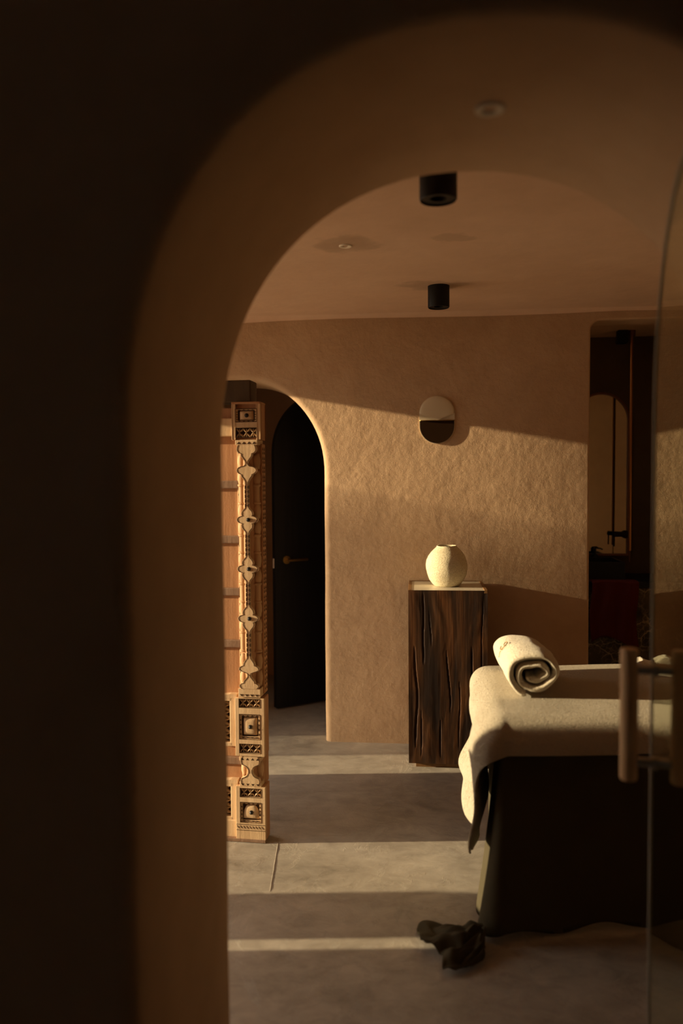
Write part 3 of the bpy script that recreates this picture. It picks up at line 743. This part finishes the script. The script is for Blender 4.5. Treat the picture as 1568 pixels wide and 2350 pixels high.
# dark floor length cover
def skirt(u, v):
    """u along the perimeter: 0 back of the left end -> corner -> right end of the front; v 0 top 1 hem"""
    L1 = BYB-.05-BYF; L2 = 1.75; Lc = .08; s = u*(L1+Lc+L2)
    z = (HT-.03)*(1-v)
    k = 0.0
    if s < L1: base = Vector((BX-.012, BYB-.05-s, 0)); nd_ = Vector((-1, 0, 0)); dc = L1-s
    elif s < L1+Lc:
        an = (s-L1)/Lc*math.pi/2; nd_ = Vector((-math.cos(an), -math.sin(an), 0)); base = Vector((BX-.002, BYF+.005, 0)) + nd_*.010; dc = 0
    else: base = Vector((BX-.002+(s-L1-Lc), BYF-.003, 0)); nd_ = Vector((0, -1, 0)); dc = s-L1-Lc
    near = math.exp(-(dc/.22)**2)
    amp = .25 + .75*near
    fold = amp*(.024*math.sin(s*30+.8) + .012*math.sin(s*17+2.1)) + .003*math.sin(s*61)*near
    off = fold*(.2+.8*v)*(.35 if s > L1 else 1) + (.03 if s > L1+Lc else .085)*near*v**1.6 - .02*(1-near)
    if L1 <= s <= L1+Lc: off = fold*.3*v + (.085+(.03-.085)*(s-L1)/Lc)*v**1.6
    p = base + nd_*off
    hem = .010 + .022*(.5+.5*math.sin(s*21)) + .01*nz(s*6, 2, 0)
    return (p.x, p.y, max(z, hem*(v > .97)) if v > .97 else z+.012)
mb = MB(); mb.grid(skirt, 420, 60)
sk = rb(mb).build('dark_cover', M['skirt'], smooth=True)
tag(sk, 'dark olive cotton sheet hanging from the massage table to the floor', 'sheet')
# puddle of the sheet corner on the floor
def puddle(u, v):
    an = -.75 + 2.1*u            # fan around the corner
    base = Vector((BX-.062, BYF-.057, 0)); r = .02 + v*(.185 + .035*math.sin(u*7.5+.6) + .012*math.sin(u*19))
    d_ = Vector((-math.cos(an), -math.sin(an)*.85, 0)); sdv = Vector((d_.y, -d_.x, 0))
    if u > .7: r *= 1 - .6*((u-.7)/.3)**2
    if u < .12: r *= 1 - .45*((.12-u)/.12)**2
    z = .007 + (.075*abs(nz(u*4.6+1.2*v+.35, v*1.4, 3.3)) + .030*abs(nz(u*9+v*2, v*3, 7.7)))*(1-.25*v)*min(1, 5*v+.2) + .055*(1-v)**2.5
    p = base + d_*r + sdv*(.022*nz(u*5, v*3, 9.1)*v)
    return (p.x, p.y, max(z, .005))
mb = MB(); mb.grid(puddle, 130, 40); pu = rb(mb).build('floor_puddle', M['skirt'], sk, smooth=True)
for o in (sk, pu):
    sd = o.modifiers.new('thickness', 'SOLIDIFY'); sd.thickness = .003
# rolled towel
ra = Vector((.388, 2.66, 0)); rb_ = Vector((.384, 3.02, 0))
ax = (rb_-ra); rl = ax.length; ax.normalize(); sd_ = Vector((ax.y, -ax.x, 0))
TURNS = 2.1; NA = 150; r_in, r_out = .016, .094; th = .0205
ca = []
for k in range(NA+1):
    f = k/NA; an = -2.0 + 2*math.pi*(TURNS*f-TURNS); r = r_in + (r_out-th/2-r_in)*f**.9
    wob = 1 + .16*math.sin(an*2+.8)*(1-f) + .05*math.sin(an*3) + .06*math.sin(an*5+1)*(1-f)
    ca.append((r*wob*1.06*math.cos(an), r*wob*.90*math.sin(an)))
ob = []; ib = []
for k in range(NA+1):
    a_ = Vector(ca[max(k-1, 0)]); b_ = Vector(ca[min(k+1, NA)]); d_ = (b_-a_).normalized(); n_ = Vector((-d_.y, d_.x)); hh = th*.5
    ob.append(Vector(ca[k])-n_*hh); ib.append(Vector(ca[k])+n_*hh)
zmin = min(p.y for p in ob+ib)
loop = ob + [Vector(ca[-1]) + (Vector(ca[-1])-Vector(ca[-2])).normalized()*th*.4] + ib[::-1] + [Vector(ca[0])]
NL = 36; mb = MB(); n = len(loop); vs_ = []
cen = [Vector(ca[min(k, NA)]) if k <= NA else (Vector(ca[-1]) if k == NA+1 else Vector(ca[max(0, 2*NA+2-k)])) for k in range(n)]
for j in range(NL+1):
    f = j/NL; e = min(f, 1-f)*rl; rnd = 1 if e > .006 else math.sqrt(max(0.05, 1-(1-e/.006)**2))
    for k, p in enumerate(loop):
        q = cen[k] + (p-cen[k])*rnd
        wob = .006*nz(q.x*20, q.y*20, f*5)
        slant = (.05*(q.x/.08) if f > .5 else 0)*(f-.5)*2   # far end cut on the slant
        w = ra + ax*(f*rl - slant*1.0 + .012*math.sin(k*.09)*(1 if f < .02 else 0)) + sd_*(q.x+wob)
        vs_.append((w.x, w.y, HT+.006 + (q.y-zmin)*(1+.05*math.sin(f*5)) + wob*.4))
fs = [(j*n+k, (j+1)*n+k, (j+1)*n+(k+1) % n, j*n+(k+1) % n) for j in range(NL) for k in range(n)]
for j in (0, NL):
    for k in range(NA):
        a_, b_ = k, k+1; c_, d_ = n-2-k, n-3-k
        fs.append((j*n+a_, j*n+b_, j*n+d_, j*n+c_))
mb.add(vs_, fs); rt = mb.build('rolled_towel', M['terry_soft'], smooth=True)
tag(rt, 'tightly rolled cream towel with a small embroidered monogram on the massage table', 'towel')
# embroidered monogram on the roll
bvh_pts = Vector(((.335), 2.98, 0))
mg = MB()
def on_roll(f, an, lift=.0015):
    q = (.094*1.06*math.cos(an), .094*.90*math.sin(an))
    w = ra + ax*(f*rl) + sd_*q[0]; return (w.x, w.y, HT+.006+q[1]-zmin+lift)
g_path = [on_roll(.60+.06*math.cos(t), 2.50+.20*math.sin(t)) for t in [.5+5.0*k/18 for k in range(19)]] + [on_roll(.61, 2.47), on_roll(.57, 2.47)]
mg.tube(g_path, .0017, 6)
mg.tube([on_roll(.55+.02*math.sin(k*.9), 2.72+.04*k) for k in range(8)], .0012, 5)
mg.build('monogram', M['stitch'], rt)
# crumpled face cloth at the far edge of the table
q = at(1480, 1512, z=HT+.02)
fc = MB()
def cloth(u, v):
    x = q.x-.065 + .26*u; y = BYB-.10+.085*v
    e = min(1, 7*u, 7*(1-u), 7*v, 7*(1-v))
    return (x, y, HT+.010 + e*(.012+.020*(.5+.5*math.sin(u*13+1)) + .010*nz(u*6, v*5, 0)))
fc.grid(cloth, 50, 24); o = rb(fc).build('face_cloth', M['terry_soft'], smooth=True); tag(o, 'small crumpled white cloth at the far edge of the massage table', 'cloth')
sd = o.modifiers.new('thickness', 'SOLIDIFY'); sd.thickness = .006; sd.offset = -1
# ------------------------------------------------------------------ glass door leaf with wooden pull
E0 = Vector((.507, 1.752, 0)); gd = Vector((-.165, -1, 0)).normalized(); gn = Vector((gd.y, -gd.x, 0))   # gn points to the left side
if gn.x > 0: gn = -gn
GW, GT = .80, .008
d1 = empty('door_1', E0 + gd*GW*.5, 'frameless clear glass door leaf with arched top standing open in the passage', 'door', kind='structure')
go = arch_outline(GW/2, GW/2, 1.585, .41, 2.05, 40, .008)
m = MB(); n = len(go)
vs_ = [(E0+gd*x+gn*GT/2)[:2]+(z,) for x, z in go] + [(E0+gd*x-gn*GT/2)[:2]+(z,) for x, z in go]
m.add(vs_, [tuple(range(n)), tuple(range(2*n-1, n-1, -1))] + [(i, n+i, n+(i+1) % n, (i+1) % n) for i in range(n)])
pane = m.build('pane', M['glass'], d1)
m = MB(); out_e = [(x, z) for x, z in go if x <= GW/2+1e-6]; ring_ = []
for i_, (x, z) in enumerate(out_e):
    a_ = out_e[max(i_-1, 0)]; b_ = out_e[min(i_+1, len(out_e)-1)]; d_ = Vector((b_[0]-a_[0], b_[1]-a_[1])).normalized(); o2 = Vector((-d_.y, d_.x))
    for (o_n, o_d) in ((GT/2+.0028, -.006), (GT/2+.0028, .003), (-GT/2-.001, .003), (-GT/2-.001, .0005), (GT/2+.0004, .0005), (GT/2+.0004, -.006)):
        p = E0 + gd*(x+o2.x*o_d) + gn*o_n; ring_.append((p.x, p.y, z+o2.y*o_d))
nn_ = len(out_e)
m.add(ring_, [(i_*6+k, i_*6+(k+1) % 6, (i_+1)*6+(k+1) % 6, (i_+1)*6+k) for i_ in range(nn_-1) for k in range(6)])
m.build('edge_glint_strip', M['edgeglint'], d1)  # pale strip added to imitate the bright line of light in the glass edge
hz0, hz1 = .812, 1.094; hx = .045
gm = E0 + gd*hx
for s, nm in ((1, 'pull_bar'), (-1, 'pull_bar')):
    c = gm + gn*s*.0545; r = .0185
    pr = [(hz0, r*.86), (hz0+.003, r*.97), (hz0+.006, r)] + [(hz0+.006+(hz1-hz0-.012)*k/8, r) for k in range(1, 9)] + [(hz1-.003, r*.97), (hz1, r*.86)]
    m = MB(); m.tube([(c.x, c.y, z) for z, _ in pr], r, 28, rs=[q_ for _, q_ in pr]); m.build(nm, M['grip'], d1, smooth=True, angle=40)
for z in (1.050, .852):
    m = MB(); m.tube([gm+gn*.05+Vector((0, 0, z)), gm-gn*.05+Vector((0, 0, z))], .010, 16); m.build('standoff', M['steel'], d1, smooth=True, angle=40)
    for s in (1, -1):
        m = MB(); m.tube([gm+gn*s*.0045+Vector((0, 0, z)), gm+gn*s*.0105+Vector((0, 0, z))], .0145, 20); m.build('washer', M['steel'], d1, smooth=True, angle=40)
# ------------------------------------------------------------------ washroom things
# arched mirror
mx0, mx1, mzt, mzb = .985, 1.335, 1.985, .95
mr = empty('arched_mirror', ((mx0+mx1)/2, WB, mzb), 'tall arched mirror with dark copper frame on the washroom wall', 'mirror')
cxm, am = (mx0+mx1)/2, (mx1-mx0)/2
def mo(a_): return [(cxm+a_*math.cos(t), mzt-am+a_*math.sin(t)) for t in [math.pi*k/32 for k in range(33)]]
outl = [(mx1, mzb)] + mo(am) + [(mx0, mzb)]
inn = [(mx1-.012, mzb+.012)] + mo(am-.012) + [(mx0+.012, mzb+.012)]
m = MB(); m.prism(inn, WB-.012, WB-.002); m.build('mirror_glass', M['mirror'], mr)
m = MB(); n = len(outl)
vs_ = [(x, WB-.025, z) for x, z in outl] + [(x, WB-.025, z) for x, z in inn] + [(x, WB-.001, z) for x, z in outl] + [(x, WB-.001, z) for x, z in inn]
fs = []
for i in range(n):
    j = (i+1) % n; fs += [(i, j, n+j, n+i), (2*n+i, 3*n+i, 3*n+j, 2*n+j), (i, 2*n+i, 2*n+j, j), (n+i, n+j, 3*n+j, 3*n+i)]
m.add(vs_, fs); m.build('frame', M['copperdark'], mr)
# vanity
VX0, VX1, VYF = .93, 2.2, 4.78
vn = empty('vanity', ((VX0+VX1)/2, 5.0, 0), 'dark brown marble fronted vanity with black countertop in the washroom', 'vanity')
MB().box((VX0+.05, VYF, .05), (VX1, WB-.02, .80), .003).build('marble_body', M['marble'], vn)
MB().box((VX0, VYF-.012, .80), (VX1+.01, WB-.003, .836), .003).build('countertop', M['black'], vn)
MB().box((VX0, VYF+.01, .0), (VX0+.048, WB-.03, .80)).build('side_panel', M['black'], vn)
# basin
bs = MB(); bx0, bx1, by0, by1, bz0, bz1 = .98, 1.225, 4.83, 5.12, .836, .945
bs.box((bx0, by0, bz0), (bx1, by1, bz0+.012), .003)
for a_, b_ in (((bx0, by0), (bx1, by0+.014)), ((bx0, by1-.014), (bx1, by1)), ((bx0, by0+.012), (bx0+.014, by1-.012)), ((bx1-.014, by0+.012), (bx1, by1-.012))):
    bs.box((*a_, bz0+.01), (*b_, bz1), .003)
tag(bs.build('wash_basin', M['black']), 'black rectangular wash basin on the vanity', 'basin')
# soap dispenser on basin rim
sp = empty('soap_dispenser', (1.085, 4.98, .848), 'small black pump soap dispenser beside the basin', 'dispenser')
sp.location = (1.118, 5.152, .836)
cxs, cys = 1.118, 5.152
MB().lathe([(.025, 0), (.025, .10), (.020, .122), (.010, .13), (.010, .16)], (cxs, cys, .836), 20).build('bottle', M['black'], sp, smooth=True, angle=35)
m = MB(); m.tube([(cxs, cys, .99), (cxs, cys, 1.0)], .007, 10); m.tube([(cxs, cys, 1.0), (cxs+.03, cys-.02, 1.0), (cxs+.042, cys-.03, .994)], .004, 8); m.build('pump', M['black'], sp)
# wall mounted tap
tp = empty('wall_tap', (1.30, WB, 1.08), 'dark bronze wall mounted tap beside the mirror', 'tap')
m = MB(); m.tube([(1.315, WB-.03, 1.085), (1.315, WB, 1.085)], .025, 20); m.build('rosette', M['sconce_dark'], tp, smooth=True, angle=35)
m = MB(); m.tube([(1.315, WB-.028, 1.085), (1.225, WB-.09, 1.088)], .014, 14); m.build('spout', M['sconce_dark'], tp, smooth=True, angle=35)
m = MB(); m.tube([(1.230, WB-.088, 1.09), (1.228, WB-.09, 1.015)], .004, 8); m.build('lever', M['sconce_dark'], tp)
# hanging copper tube lamp
hx_, hy_ = 1.29, 4.98
lt = empty('tube_pendant', (hx_, hy_, 1.03), 'slim copper tube pendant hanging beside the arched mirror', 'pendant lamp')
MB().tube([(hx_, hy_, 1.0), (hx_, hy_, 2.30)], .0095, 14).build('tube', M['copper'], lt, smooth=True, angle=40)
MB().tube([(hx_, hy_, 2.30), (hx_, hy_, 2.335)], .022, 20).build('ceiling_cup', M['copperdark'], lt, smooth=True, angle=40)
MB().tube([(hx_, hy_, .93), (hx_, hy_, 1.0)], .003, 8).build('tip', M['copperdark'], lt)
# square black spot
ss = empty('square_spotlight', (1.235, 4.98, 2.26), 'black square surface spotlight on the washroom ceiling', 'ceiling lamp')
MB().box((1.205, 4.95, 2.258), (1.265, 5.01, 2.335), .003).build('housing', M['black'], ss)
MB().lathe([(.018, 0), (.015, .004), (.001, .004)], (1.235, 4.98, 2.2545), 18).build('lens', M['iron'], ss)
# red cloth hanging over the vanity edge
rc = MB()
def red(u, v):
    x = VX0+.08+.27*u + .008*math.sin(v*7); s = v*.43
    y, z = (VYF+.06-s, .842) if s < .072 else (VYF-.018-.012*(.5+.5*math.sin(u*17+v*2))-.01*v, .842-(s-.072))
    if u > .72: z += .0
    return (x, y, z + .03*v*math.sin(u*5))
rc.grid(red, 60, 40); o = rc.build('red_cloth', M['redcloth'], smooth=True); tag(o, 'dark red cloth hanging over the vanity front', 'cloth')
sd = o.modifiers.new('thickness', 'SOLIDIFY'); sd.thickness = .004
